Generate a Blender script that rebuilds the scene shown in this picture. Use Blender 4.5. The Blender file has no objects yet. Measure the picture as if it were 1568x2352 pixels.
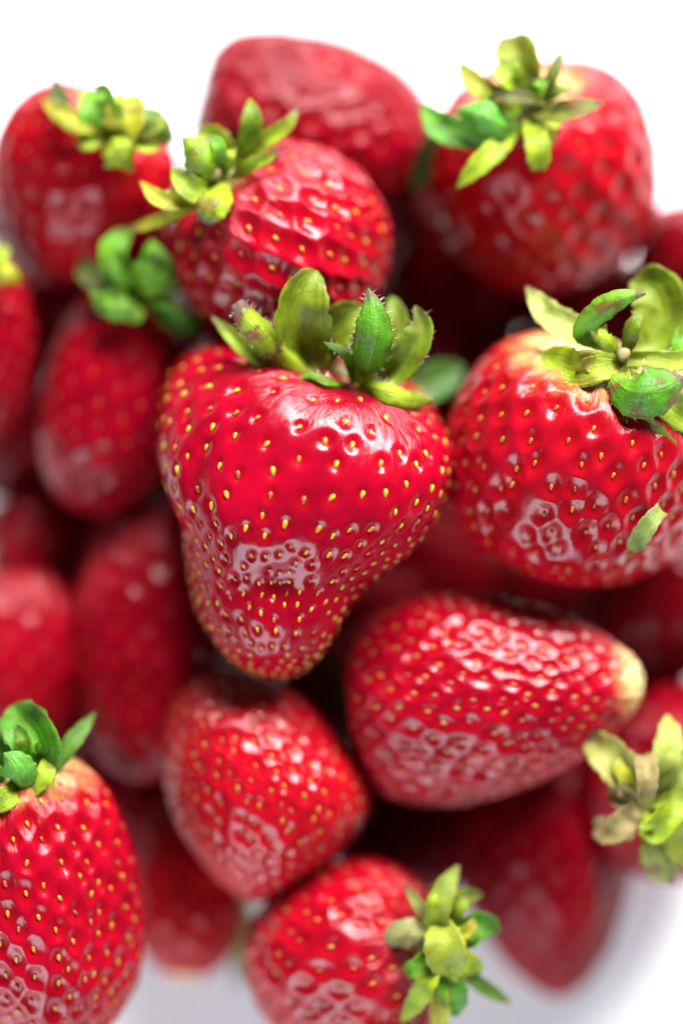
import bpy, math, random
import numpy as np
from mathutils import Vector, Matrix

random.seed(7)
rng = np.random.default_rng(11)
sc = bpy.context.scene
col = sc.collection

# ------------------------------------------------------------------ camera
DIST = 0.42            # camera to the focus plane (m)
WID = 0.100            # width of the field in the focus plane (m)
TILT = math.radians(12)
AIM = Vector((0, 0, 0.072))
RT = Vector((1, 0, 0))
UP = Vector((0, math.cos(TILT), math.sin(TILT)))
BK = Vector((0, -math.sin(TILT), math.cos(TILT)))
cam_d = bpy.data.cameras.new('camera')
cam = bpy.data.objects.new('camera', cam_d)
col.objects.link(cam)
cam.location = AIM + BK * DIST
cam.rotation_euler = (TILT, 0, 0)
cam_d.sensor_fit = 'HORIZONTAL'
cam_d.sensor_width = 24
cam_d.lens = 24 * DIST / WID
cam_d.clip_start = 0.01
cam_d.clip_end = 20
cam_d.dof.use_dof = True
cam_d.dof.focus_distance = DIST
cam_d.dof.aperture_fstop = 2.35
sc.camera = cam

# ------------------------------------------------------------------ light
w = bpy.data.worlds.new("World")
sc.world = w
w.use_nodes = True
w.node_tree.nodes['Background'].inputs[0].default_value = (0.86, 0.92, 1.0, 1)
w.node_tree.nodes['Background'].inputs[1].default_value = 0.10


def area(name, direction, dist, sx, sy, power, color):
    d = bpy.data.lights.new(name, 'AREA')
    d.shape = 'RECTANGLE'
    d.size, d.size_y, d.energy, d.color = sx, sy, power, color
    o = bpy.data.objects.new(name, d)
    col.objects.link(o)
    v = (RT * direction[0] + UP * direction[1] + BK * direction[2]).normalized()
    o.location = AIM + v * dist
    o.rotation_euler = v.to_track_quat('Z', 'Y').to_euler()
    return o


area('window_light', (0.27, 0.82, 0.48), 0.70, 0.66, 0.20, 33.0, (1.0, 0.97, 0.98))
area('soft_room_light', (-0.30, -0.85, 0.41), 0.70, 0.62, 0.36, 9.5, (0.86, 0.90, 1.0))

sc.view_settings.view_transform = 'Standard'
sc.view_settings.look = 'None'
sc.view_settings.exposure = 0.0
sc.view_settings.gamma = 1.0
sc.render.engine = 'CYCLES'


def P(px, py, dep):
    """photo position (1568 px wide) and millimetres behind the focus plane -> point"""
    z = -dep / 1000.0
    s = WID / 1568 * (DIST - z) / DIST
    return AIM + RT * ((px - 784) * s) + UP * ((1176 - py) * s) + BK * z


# ------------------------------------------------------------------ materials
def new_mat(name):
    m = bpy.data.materials.new(name)
    m.use_nodes = True
    nt = m.node_tree
    return m, nt, nt.nodes['Principled BSDF']


def N(nt, kind, **kw):
    n = nt.nodes.new(kind)
    for k, v in kw.items():
        setattr(n, k, v)
    return n


def lk(nt, a, b):
    nt.links.new(a, b)


def mixc(nt, fac, a, b, blend='MIX'):
    n = N(nt, 'ShaderNodeMix', data_type='RGBA', blend_type=blend)
    if isinstance(fac, (int, float)):
        n.inputs[0].default_value = fac
    else:
        lk(nt, fac, n.inputs[0])
    for s, v in ((6, a), (7, b)):
        if isinstance(v, tuple):
            n.inputs[s].default_value = (*v, 1)
        else:
            lk(nt, v, n.inputs[s])
    return n.outputs[2]


def math_n(nt, op, a, b=None, clamp=False):
    n = N(nt, 'ShaderNodeMath', operation=op, use_clamp=clamp)
    for i, v in enumerate((a, b)):
        if v is None:
            continue
        if isinstance(v, (int, float)):
            n.inputs[i].default_value = v
        else:
            lk(nt, v, n.inputs[i])
    return n.outputs[0]


def mapr(nt, v, a, b, c=0.0, d=1.0, smooth=True):
    n = N(nt, 'ShaderNodeMapRange')
    if smooth:
        n.interpolation_type = 'SMOOTHSTEP'
    lk(nt, v, n.inputs[0])
    for i, x in enumerate((a, b, c, d)):
        n.inputs[i + 1].default_value = x
    return n.outputs[0]


def noise(nt, vec, scale, detail=3, rough=0.5):
    n = N(nt, 'ShaderNodeTexNoise')
    lk(nt, vec, n.inputs['Vector'])
    n.inputs['Scale'].default_value = scale
    n.inputs['Detail'].default_value = detail
    n.inputs['Roughness'].default_value = rough
    return n.outputs['Fac']


def skin_material():
    m, nt, b = new_mat('strawberry_skin')
    tc = N(nt, 'ShaderNodeTexCoord')
    ob = tc.outputs['Object']
    at = N(nt, 'ShaderNodeAttribute', attribute_name='pale')
    pit = N(nt, 'ShaderNodeAttribute', attribute_name='pit')
    uv = N(nt, 'ShaderNodeUVMap', uv_map='UVMap')
    sep = N(nt, 'ShaderNodeSeparateXYZ')
    lk(nt, uv.outputs[0], sep.inputs[0])
    n1 = noise(nt, ob, 90, 4)
    n2 = noise(nt, ob, 420, 3)
    c = mixc(nt, mapr(nt, n1, 0.35, 0.68), (0.165, 0.0004, 0.0075), (0.26, 0.0007, 0.0105))
    c = mixc(nt, math_n(nt, 'MULTIPLY', mapr(nt, n2, 0.5, 0.75), 0.35), c, (0.13, 0.0004, 0.006))
    c = mixc(nt, math_n(nt, 'MULTIPLY', pit.outputs['Fac'], 0.55), c, (0.24, 0.0008, 0.002))
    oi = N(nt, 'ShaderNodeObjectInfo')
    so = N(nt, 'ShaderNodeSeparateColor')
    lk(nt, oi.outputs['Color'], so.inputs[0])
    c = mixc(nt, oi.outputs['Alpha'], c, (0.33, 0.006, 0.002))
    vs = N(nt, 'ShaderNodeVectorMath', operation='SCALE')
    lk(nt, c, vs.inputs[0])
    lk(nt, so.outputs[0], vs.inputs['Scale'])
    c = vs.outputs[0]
    # unripe flesh near the stalk or at the tip, with a ragged edge
    pf = math_n(nt, 'ADD', at.outputs['Fac'], math_n(nt, 'MULTIPLY', math_n(nt, 'SUBTRACT', n2, 0.5), 0.5))
    pf2 = mapr(nt, pf, 0.14, 0.72)
    c = mixc(nt, mapr(nt, pf, 0.05, 0.55), c, (0.40, 0.022, 0.005))
    pale = mixc(nt, mapr(nt, n1, 0.3, 0.7),
                (0.44, 0.32, 0.08), (0.52, 0.43, 0.18))
    c = mixc(nt, pf2, c, pale)
    lk(nt, c, b.inputs['Base Color'])
    b.inputs['Subsurface Weight'].default_value = 0.08
    b.inputs['Subsurface Radius'].default_value = (1.0, 0.12, 0.08)
    b.inputs['Subsurface Scale'].default_value = 0.0016
    r = mapr(nt, noise(nt, ob, 900, 4, 0.65), 0.3, 0.75, 0.13, 0.27)
    lk(nt, math_n(nt, 'ADD', r, so.outputs[1]), b.inputs['Roughness'])
    lk(nt, math_n(nt, 'MULTIPLY', so.outputs[2], 0.19), b.inputs['Specular IOR Level'])
    lk(nt, math_n(nt, 'MULTIPLY', so.outputs[2], 0.10), b.inputs['Coat Weight'])
    b.inputs['Coat Roughness'].default_value = 0.12
    # fine relief: pores, waxy unevenness, drawn wrinkles towards the stalk
    comb = N(nt, 'ShaderNodeCombineXYZ')
    lk(nt, math_n(nt, 'MULTIPLY', sep.outputs[0], 90), comb.inputs[0])
    lk(nt, math_n(nt, 'MULTIPLY', sep.outputs[1], 11), comb.inputs[1])
    wr = noise(nt, comb.outputs[0], 1.0, 5, 0.6)
    wr = math_n(nt, 'MULTIPLY', wr, mapr(nt, sep.outputs[1], 0.42, 0.12, 0.10, 1.0))
    f = noise(nt, ob, 1500, 4, 0.6)
    g = noise(nt, ob, 330, 3, 0.5)
    hsum = math_n(nt, 'ADD', math_n(nt, 'MULTIPLY', wr, 10.0),
                  math_n(nt, 'ADD', math_n(nt, 'MULTIPLY', f, 0.20), math_n(nt, 'MULTIPLY', g, 0.5)))
    bp = N(nt, 'ShaderNodeBump')
    bp.inputs['Strength'].default_value = 0.45
    bp.inputs['Distance'].default_value = 0.00028
    lk(nt, hsum, bp.inputs['Height'])
    lk(nt, bp.outputs[0], b.inputs['Normal'])
    return m


def seed_material():
    m, nt, b = new_mat('seed_husk')
    oi = N(nt, 'ShaderNodeObjectInfo')
    ge = N(nt, 'ShaderNodeNewGeometry')
    r = math_n(nt, 'FRACT', math_n(nt, 'ADD', oi.outputs['Random'], ge.outputs['Random Per Island']))
    cr = N(nt, 'ShaderNodeValToRGB')
    e = cr.color_ramp.elements
    e[0].position, e[0].color = 0.0, (0.42, 0.10, 0.012, 1)
    e[1].position, e[1].color = 1.0, (0.42, 0.40, 0.03, 1)
    for p, cc in ((0.10, (0.30, 0.07, 0.015, 1)), (0.25, (0.50, 0.17, 0.02, 1)), (0.5, (0.66, 0.38, 0.03, 1)), (0.8, (0.50, 0.42, 0.03, 1))):
        x = e.new(p)
        x.color = cc
    lk(nt, r, cr.inputs[0])
    tc = N(nt, 'ShaderNodeTexCoord')
    n = noise(nt, tc.outputs['Object'], 2500, 3)
    cc2 = mixc(nt, mapr(nt, n, 0.5, 0.8, 0, 0.6), cr.outputs[0], (0.22, 0.08, 0.02))
    lk(nt, mixc(nt, 1.0, cc2, oi.outputs['Color'], 'MULTIPLY'), b.inputs['Base Color'])
    b.inputs['Roughness'].default_value = 0.38
    return m


def leaf_material():
    m, nt, b = new_mat('sepal_leaf')
    tc = N(nt, 'ShaderNodeTexCoord')
    ob = tc.outputs['Object']
    uv = N(nt, 'ShaderNodeUVMap', uv_map='UVMap')
    sep = N(nt, 'ShaderNodeSeparateXYZ')
    lk(nt, uv.outputs[0], sep.inputs[0])
    u, v = sep.outputs[0], sep.outputs[1]
    oi = N(nt, 'ShaderNodeObjectInfo')
    base = oi.outputs['Color']
    dry = oi.outputs['Alpha']
    n1 = noise(nt, ob, 350, 4)
    n2 = noise(nt, ob, 1100, 4, 0.6)
    dark = mixc(nt, 1.0, base, (0.55, 0.60, 0.40), 'MULTIPLY')
    c = mixc(nt, mapr(nt, n1, 0.36, 0.66), base, dark)
    # net of veins
    warp = N(nt, 'ShaderNodeMix', data_type='VECTOR')
    warp.inputs[0].default_value = 0.0006
    lk(nt, ob, warp.inputs[4])
    nn = N(nt, 'ShaderNodeTexNoise')
    nn.inputs['Scale'].default_value = 600
    lk(nt, ob, nn.inputs['Vector'])
    lk(nt, nn.outputs['Color'], warp.inputs[5])
    vo = N(nt, 'ShaderNodeTexVoronoi', feature='DISTANCE_TO_EDGE')
    vo.inputs['Scale'].default_value = 1150
    lk(nt, warp.outputs[1], vo.inputs['Vector'])
    vein = mapr(nt, vo.outputs['Distance'], 0.0, 0.09, 1.0, 0.0)
    av = math_n(nt, 'ABSOLUTE', math_n(nt, 'SUBTRACT', v, 0.5))
    mid = mapr(nt, av, 0.0, 0.05, 1.0, 0.0)
    vm = math_n(nt, 'MAXIMUM', math_n(nt, 'MULTIPLY', vein, 0.16), math_n(nt, 'MULTIPLY', mid, 0.45))
    c = mixc(nt, vm, c, (0.30, 0.36, 0.04))
    # pale towards the stalk
    c = mixc(nt, mapr(nt, u, 0.30, 0.0, 0, 0.55), c, (0.34, 0.36, 0.05))
    # reddish margin and brown spots, dry tip
    edge = math_n(nt, 'MULTIPLY', mapr(nt, av, 0.40, 0.50), mapr(nt, n2, 0.38, 0.6))
    c = mixc(nt, math_n(nt, 'MULTIPLY', edge, math_n(nt, 'ADD', math_n(nt, 'MULTIPLY', dry, 0.8), 0.1)), c, (0.22, 0.03, 0.012))
    spots = math_n(nt, 'MULTIPLY', mapr(nt, n1, 0.55, 0.66), dry)
    c = mixc(nt, math_n(nt, 'MULTIPLY', spots, 0.8), c, (0.24, 0.045, 0.02))
    tipf = math_n(nt, 'ADD', u, math_n(nt, 'MULTIPLY', math_n(nt, 'SUBTRACT', n2, 0.5), 0.35))
    tipf = math_n(nt, 'MULTIPLY', mapr(nt, tipf, 0.84, 0.97), mapr(nt, dry, 0.1, 0.6))
    c = mixc(nt, tipf, c, (0.16, 0.09, 0.07))
    lk(nt, c, b.inputs['Base Color'])
    b.inputs['Roughness'].default_value = 0.42
    b.inputs['Specular IOR Level'].default_value = 0.45
    bp = N(nt, 'ShaderNodeBump')
    bp.inputs['Strength'].default_value = 0.6
    bp.inputs['Distance'].default_value = 0.00022
    cb = N(nt, 'ShaderNodeCombineXYZ')
    lk(nt, math_n(nt, 'MULTIPLY', u, 2.2), cb.inputs[0])
    lk(nt, math_n(nt, 'MULTIPLY', v, 11.0), cb.inputs[1])
    ribs = noise(nt, cb.outputs[0], 1.0, 3, 0.5)
    hh = math_n(nt, 'ADD', math_n(nt, 'MULTIPLY', vein, -0.35), math_n(nt, 'MULTIPLY', n1, 1.4))
    lk(nt, math_n(nt, 'ADD', hh, math_n(nt, 'MULTIPLY', ribs, 3.0)), bp.inputs['Height'])
    lk(nt, bp.outputs[0], b.inputs['Normal'])
    tr = N(nt, 'ShaderNodeBsdfTranslucent')
    lk(nt, c, tr.inputs['Color'])
    mx = N(nt, 'ShaderNodeMixShader')
    mx.inputs[0].default_value = 0.45
    out = nt.nodes['Material Output']
    lk(nt, b.outputs[0], mx.inputs[1])
    lk(nt, tr.outputs[0], mx.inputs[2])
    lk(nt, mx.outputs[0], out.inputs['Surface'])
    return m


def plain(name, color, rough=0.5, n_amt=0.03, scale=40):
    m, nt, b = new_mat(name)
    tc = N(nt, 'ShaderNodeTexCoord')
    n = noise(nt, tc.outputs['Object'], scale, 4)
    lo = tuple(x * (1 - n_amt) for x in color)
    lk(nt, mixc(nt, n, lo, color), b.inputs['Base Color'])
    b.inputs['Roughness'].default_value = rough
    return m


M_SKIN, M_SEED, M_LEAF = skin_material(), seed_material(), leaf_material()
M_PLATE = plain('glazed_white_china', (0.92, 0.93, 0.93), 0.35)
M_RIM = plain('pink_glaze_line', (0.26, 0.07, 0.14), 0.3)
M_TABLE = plain('white_tabletop_paint', (0.82, 0.82, 0.83), 0.55)
M_STALK = plain('stalk_skin', (0.20, 0.17, 0.04), 0.6, 0.6, 900)
M_HAIR = plain('leaf_hair', (0.75, 0.66, 0.55), 0.5)


# ------------------------------------------------------------------ mesh helpers
def link(name, me, parent=None, mat=None):
    o = bpy.data.objects.new(name, me)
    col.objects.link(o)
    if parent:
        o.parent = parent
    if mat and not me.materials:
        me.materials.append(mat)
    return o


def mesh_np(name, verts, faces, smooth=True):
    """verts (n,3); faces list of index arrays, one per polygon size"""
    me = bpy.data.meshes.new(name)
    me.vertices.add(len(verts))
    me.vertices.foreach_set('co', np.asarray(verts, dtype=np.float32).ravel())
    faces = [np.asarray(f, dtype=np.int32) for f in faces if len(f)]
    nl = sum(f.size for f in faces)
    npoly = sum(len(f) for f in faces)
    me.loops.add(nl)
    me.polygons.add(npoly)
    me.loops.foreach_set('vertex_index', np.concatenate([f.ravel() for f in faces]))
    st, c = [], 0
    for f in faces:
        st.append(c + np.arange(len(f)) * f.shape[1])
        c += f.size
    me.polygons.foreach_set('loop_start', np.concatenate(st).astype(np.int32))
    if smooth:
        me.polygons.foreach_set('use_smooth', np.ones(npoly, dtype=bool))
    me.update(calc_edges=True)
    me.validate()
    return me


def set_uv(me, uvs):
    lay = me.uv_layers.new(name='UVMap')
    idx = np.empty(len(me.loops), dtype=np.int32)
    me.loops.foreach_get('vertex_index', idx)
    lay.data.foreach_set('uv', np.asarray(uvs, dtype=np.float32)[idx].ravel())


def set_attr(me, name, vals):
    a = me.attributes.new(name, 'FLOAT', 'POINT')
    a.data.foreach_set('value', np.asarray(vals, dtype=np.float32))


def spline(pts, n):
    """Catmull-Rom through the rows of pts, resampled to n rows of even length"""
    p = np.asarray(pts, dtype=float)
    q = np.vstack([2 * p[0] - p[1], p, 2 * p[-1] - p[-2]])
    out = []
    for i in range(1, len(q) - 2):
        for t in np.linspace(0, 1, 24, endpoint=False):
            a, b_, c, d = q[i - 1], q[i], q[i + 1], q[i + 2]
            out.append(0.5 * ((2 * b_) + (-a + c) * t + (2 * a - 5 * b_ + 4 * c - d) * t * t + (-a + 3 * b_ - 3 * c + d) * t ** 3))
    out.append(q[-2])
    out = np.array(out)
    key = out.reshape(len(out), -1)
    s = np.concatenate([[0], np.cumsum(np.linalg.norm(np.diff(key, axis=0), axis=1))])
    tt = np.linspace(0, s[-1], n)
    return np.stack([np.interp(tt, s, key[:, k]) for k in range(key.shape[1])], axis=1)


def lump_field(p, freq, seed, n=7):
    r = np.random.default_rng(seed)
    v = np.zeros(len(p))
    for _ in range(n):
        d = r.normal(size=3)
        d = d / np.linalg.norm(d) * freq * r.uniform(0.6, 1.5)
        v += np.sin(p @ d + r.uniform(0, 6.28))
    return v / n


def unit(v):
    return v / np.maximum(np.linalg.norm(v, axis=-1, keepdims=True), 1e-12)


# one ripe little seed (teardrop), shared by every strawberry
def seed_template(seg=8, rings=5):
    vs, fs = [], []
    L, W, T = 0.00078, 0.00044, 0.00036
    vs.append((0, -L, 0))
    for i in range(1, rings):
        a = math.pi * i / rings
        y = -math.cos(a)
        rr = math.sin(a) * (1.0 - 0.22 * y)
        for k in range(seg):
            f = 2 * math.pi * k / seg
            vs.append((math.cos(f) * rr * W, y * L, math.sin(f) * rr * T))
    vs.append((0, L * 1.06, 0))
    tri, quad = [], []
    for k in range(seg):
        tri.append((0, 1 + (k + 1) % seg, 1 + k))
    for i in range(rings - 2):
        for k in range(seg):
            a, b_ = 1 + i * seg + k, 1 + i * seg + (k + 1) % seg
            quad.append((a, b_, b_ + seg, a + seg))
    last = len(vs) - 1
    o = 1 + (rings - 2) * seg
    for k in range(seg):
        tri.append((last, o + k, o + (k + 1) % seg))
    return np.array(vs), np.array(tri), np.array(quad)


SV, ST, SQ = seed_template()
SEED_ME = mesh_np('seed', SV, [ST, SQ])
SEED_ME.materials.append(M_SEED)

PROFILES = {   # (radius, drop from the shoulder), stalk pit to tip, unit width and length
    'cone': [(0, .07), (.22, .03), (.5, .0), (.78, .05), (.95, .17), (1.0, .31), (.95, .47), (.83, .63), (.65, .78), (.43, .90), (.2, .98), (0, 1.0)],
    'round': [(0, .06), (.22, .03), (.5, .0), (.78, .07), (.95, .22), (1.0, .42), (.96, .60), (.84, .76), (.64, .89), (.4, .96), (.2, .992), (0, 1.0)],
    'blunt': [(0, .06), (.22, .02), (.5, .0), (.75, .05), (.92, .18), (1.0, .38), (.99, .58), (.9, .75), (.7, .89), (.45, .965), (.2, .995), (0, 1.0)],
    'egg': [(0, .05), (.22, .02), (.45, .0), (.70, .06), (.88, .18), (.98, .34), (1.0, .50), (.93, .68), (.76, .83), (.5, .94), (.24, .99), (0, 1.0)],
    'drop': [(0, .0), (.3, .025), (.58, .09), (.8, .21), (.94, .40), (1, .57), (.93, .70), (.76, .80), (.5, .91), (.22, .98), (0, 1)],
    'sharp': [(0, .06), (.22, .02), (.5, .0), (.78, .06), (.95, .17), (1.0, .30), (.93, .46), (.78, .61), (.58, .76), (.37, .89), (.17, .975), (0, 1.0)],
}


def grid_from_axis(base, tip, width, prof, nt, nph, flat, lump, sid):
    b = np.array(P(*base))
    t = np.array(P(*tip))
    ax = t - b
    L = np.linalg.norm(ax)
    ax /= L
    bk = np.array(BK)
    f = bk - ax * (bk @ ax)
    if np.linalg.norm(f) < 0.2:
        f = np.array(UP) - ax * (np.array(UP) @ ax)
    f /= np.linalg.norm(f)
    sd = np.cross(ax, f)
    dep = (base[2] + tip[2]) / 2
    w_ = width * WID / 1568 * (DIST + dep / 1000) / DIST / 2
    pr = spline([(r * w_, z * L) for r, z in PROFILES[prof]], nt + 1)
    pr = pr[1:-1]
    ph = np.linspace(0, 2 * math.pi, nph, endpoint=False)
    R = pr[:, 0][:, None]
    Z = pr[:, 1][:, None]
    r2 = np.random.default_rng(sid)
    # slight flattening and a softly angular section, as real fruit has
    a1, a2, a3 = r2.uniform(0, 6.28, 3)
    sec = 1 + lump * (0.035 * np.cos(2 * ph + a1) + 0.030 * np.cos(3 * ph + a2) + 0.014 * np.cos(5 * ph + a3))[None, :]
    X = R * np.cos(ph)[None, :] * sec
    Y = R * np.sin(ph)[None, :] * sec * flat
    bend = lump * 0.03 * w_ * np.sin(Z / L * 3.1)
    G = b + X[..., None] * sd + (Y + bend)[..., None] * f + Z[..., None] * ax
    G = G + 0
    return G, b + ax * 0.05 * L, b, ax, w_


def grid_from_rows(rows, nt, nph, SQ_=0.82):
    """rows: (left px, py), (right px, py), (front px, py, depth), back depth -> closed fruit"""
    keys = []
    for (lx, ly), (rx, ry), (fx, fy, fd), bd in rows:
        cx, cy, cd = (lx + rx) / 2, (ly + ry) / 2, (fd + bd) / 2
        C = np.array(P(cx, cy, cd))
        Lp = np.array(P(lx, ly, cd))
        Rp = np.array(P(rx, ry, cd))
        F = np.array(P(fx, fy, fd))
        Bk = 2 * C - F
        keys.append(np.concatenate([C, Lp - C, Rp - C, F - C, Bk - C]))
    k = spline(keys, nt + 1)[1:-1]
    ph = np.linspace(0, 2 * math.pi, nph, endpoint=False)
    c, s = np.cos(ph), np.sin(ph)
    c, s = np.sign(c) * np.abs(c) ** SQ_, np.sign(s) * np.abs(s) ** SQ_
    C, L_, R_, F_, B_ = (k[:, i * 3:i * 3 + 3][:, None, :] for i in range(5))
    G = C + np.maximum(c, 0)[None, :, None] * R_ + np.maximum(-c, 0)[None, :, None] * L_ \
        + np.maximum(-s, 0)[None, :, None] * F_ + np.maximum(s, 0)[None, :, None] * B_
    # a little squarer than an ellipse
    return G


def grid_normals(G):
    du = np.roll(G, -1, axis=1) - np.roll(G, 1, axis=1)
    dv = np.gradient(G, axis=0)
    n = np.cross(du, dv)
    n = unit(n)
    cen = G.mean(axis=(0, 1))
    if ((G - cen) * n).sum() < 0:
        n = -n
    return n, unit(dv)


def fruit(label, G, b, pole0, pole1, seeds, seed_k=0.40, seed_cap=1.5, pit_depth=0.32, pale0=0.0, pale1=0.0,
          single=False, sid=0, group='strawberries in the heap', lumps=0.00045, seed_scale=1.0, spacing=None, seed_tint=(0.35, 0.06, 0.08), gloss=(1.0, 0.0, 1.0), warm=0.0):
    """builds one strawberry: Empty > flesh, seeds; returns the Empty"""
    nt, nph = G.shape[:2]
    root = bpy.data.objects.new('strawberry', None)
    col.objects.link(root)
    root.empty_display_size = 0.01
    root.location = Vector(b)
    root['label'] = label
    root['category'] = 'strawberry'
    root['group'] = group
    n, dv = grid_normals(G)
    flatG = G.reshape(-1, 3)
    lum = (lump_field(flatG, 260, 100 + sid) * 1.0 + lump_field(flatG, 620, 200 + sid) * 0.5 + lump_field(flatG, 1300, 300 + sid) * 0.12).reshape(nt, nph)
    fade = np.minimum(1, np.minimum(np.arange(nt), np.arange(nt)[::-1]) / (0.12 * nt))[:, None]
    G = G + n * (lum * lumps * fade)[..., None]
    n, dv = grid_normals(G)
    # seed places
    r2 = np.random.default_rng(500 + sid)
    if spacing is None:
        ring = np.linalg.norm(np.roll(G, -1, axis=1) - G, axis=2).sum(axis=1) * np.linalg.norm(np.gradient(G, axis=0), axis=2).mean(axis=1)
        tt = np.linspace(0, 1, nt)
        dens = ring * (0.62 + 0.9 * tt ** 2.2) * (tt > 0.07)
        cum = np.cumsum(dens)
        cum /= cum[-1]
        i = np.arange(seeds)
        ti = np.interp((i + 0.5) / seeds, cum, np.arange(nt)) + r2.normal(0, 0.006 * nt, seeds)
        pi = (i * 0.381966 + r2.normal(0, 0.006, seeds)) % 1.0 * nph
        ti = np.clip(ti, 1, nt - 2)
        ii, jj = ti.astype(int), pi.astype(int) % nph
    else:
        area_ = np.linalg.norm(np.cross(np.roll(G, -1, axis=1) - G, np.gradient(G, axis=0)), axis=2)
        sp = spacing(G)
        pr = (area_ / sp ** 2)
        pr[:int(nt * 0.08)] = 0
        pr = pr.ravel() / pr.sum()
        cand = r2.choice(nt * nph, size=9000, p=pr, replace=False)
        acc = []
        accp = np.zeros((0, 3))
        fg, fs = G.reshape(-1, 3), sp.ravel()
        for c_ in cand:
            p = fg[c_]
            if len(accp) == 0 or np.min(np.linalg.norm(accp - p, axis=1)) > fs[c_]:
                acc.append(c_)
                accp = np.vstack([accp, p])
        ii, jj = np.divmod(np.array(acc), nph)
    sp_, sn, st_ = G[ii, jj], n[ii, jj], dv[ii, jj]
    dd = np.linalg.norm(sp_[:, None] - sp_[None], axis=2)
    dd.sort(axis=1)
    rho = np.minimum(dd[:, 1:5].mean(axis=1) * seed_k, seed_cap / 1000)
    rho *= r2.uniform(0.88, 1.1, len(rho))
    # push a pit around every seed
    F = G.reshape(-1, 3)
    best = np.zeros(len(F))
    bestd = np.zeros(len(F))
    for a in range(0, len(F), 4000):
        q = F[a:a + 4000]
        d = q[:, None] - sp_[None]
        al = (d * st_[None]).sum(axis=2)
        d2 = (d ** 2).sum(axis=2) - al ** 2 * 0.42
        e = np.exp(-(d2 / rho[None] ** 2) ** 1.35)
        best[a:a + 4000] = e.max(axis=1)
        bestd[a:a + 4000] = (e * rho[None]).max(axis=1)
    G2 = (F - n.reshape(-1, 3) * (bestd * pit_depth)[:, None])
    V = np.vstack([G2, [pole0, pole1]]) - np.array(b)
    a = np.arange(nt - 1)[:, None] * nph
    j = np.arange(nph)[None, :]
    j2 = (j + 1) % nph
    quad = np.stack([a + j, a + nph + j, a + nph + j2, a + j2], axis=-1).reshape(-1, 4)
    p0, p1 = nt * nph, nt * nph + 1
    jj1 = np.arange(nph)
    t0 = np.stack([np.full(nph, p0), jj1, (jj1 + 1) % nph], axis=1)
    o = (nt - 1) * nph
    t1 = np.stack([np.full(nph, p1), o + (jj1 + 1) % nph, o + jj1], axis=1)
    # outward facing
    q0 = quad[len(quad) // 2]
    fn = np.cross(V[q0[1]] - V[q0[0]], V[q0[2]] - V[q0[0]])
    if fn @ n.reshape(-1, 3)[q0[0]] < 0:
        quad, t0, t1 = quad[:, ::-1], t0[:, ::-1], t1[:, ::-1]
    me = mesh_np('flesh', V, [quad, t0, t1])
    tv = np.repeat(np.linspace(0, 1, nt), nph)
    ph = np.tile(np.linspace(0, 1, nph), nt)
    set_uv(me, np.vstack([np.stack([ph, tv], axis=1), [[0, 0], [0, 1]]]))
    pale = np.zeros(len(V))
    if pale0:
        pale[:-2] += np.clip(1 - tv / pale0, 0, 1)
        pale[-2] = 1
    if pale1:
        pale[:-2] += np.clip(1 - (1 - tv) / pale1, 0, 1) * 1.15
        pale[-1] = 1
    set_attr(me, 'pale', pale)
    set_attr(me, 'pit', np.concatenate([best, [0, 0]]))
    fl = link('flesh', me, root, M_SKIN)
    fl.color = (*gloss, warm)  # first value scales skin colour; deep berries get shade painted in
    # seeds lie in their pits, long side along the fruit
    x = unit(np.cross(st_, sn))
    y = np.cross(sn, x)
    pos = sp_ - sn * (rho * pit_depth - 0.00012)[:, None] - np.array(b)
    scl = r2.uniform(0.85, 1.12, len(pos)) * np.clip(rho / 0.0011, 0.62, 1.0) * (seed_scale if single else 0.62)
    view = unit(np.array(cam.location) - sp_)
    facing = (view * sn).sum(axis=1)
    order = np.argsort(-facing)
    own = [k for k in order if facing[k] > -0.05][:290] if single else []
    rest = [k for k in range(len(pos)) if k not in set(own)]
    for k in own:
        so = bpy.data.objects.new('seed', SEED_ME)
        col.objects.link(so)
        so.parent = root
        so.color = (*seed_tint, 1)
        tw = r2.normal(0, 0.22)
        xx = x[k] * math.cos(tw) + y[k] * math.sin(tw)
        yy = -x[k] * math.sin(tw) + y[k] * math.cos(tw)
        s = scl[k]
        so.matrix_local = Matrix(((xx[0] * s, yy[0] * s, sn[k][0] * s, pos[k][0]),
                                  (xx[1] * s, yy[1] * s, sn[k][1] * s, pos[k][1]),
                                  (xx[2] * s, yy[2] * s, sn[k][2] * s, pos[k][2]), (0, 0, 0, 1)))
    if rest:
        vs, tr, qu = [], [], []
        for m_, k in enumerate(rest):
            vs.append(pos[k] + (SV[:, 0:1] * x[k] + SV[:, 1:2] * y[k] + SV[:, 2:3] * sn[k]) * scl[k])
            tr.append(ST + m_ * len(SV))
            qu.append(SQ + m_ * len(SV))
        so = link('seeds', mesh_np('seeds', np.vstack(vs), [np.vstack(tr), np.vstack(qu)]), root, M_SEED)
        so['kind'] = 'stuff'
        so.color = (*seed_tint, 1)
    return root


# ------------------------------------------------------------------ leaves
GREEN = (0.10, 0.38, 0.008)
BRIGHT = (0.20, 0.52, 0.020)
LIME = (0.42, 0.58, 0.018)
YELLOW = (0.58, 0.58, 0.030)
OLIVE = (0.26, 0.36, 0.012)
PALE = (0.60, 0.68, 0.16)
TURQ = (0.13, 0.46, 0.05)
BEIGE = (0.52, 0.40, 0.18)
DEEP = (0.04, 0.16, 0.008)


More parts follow.
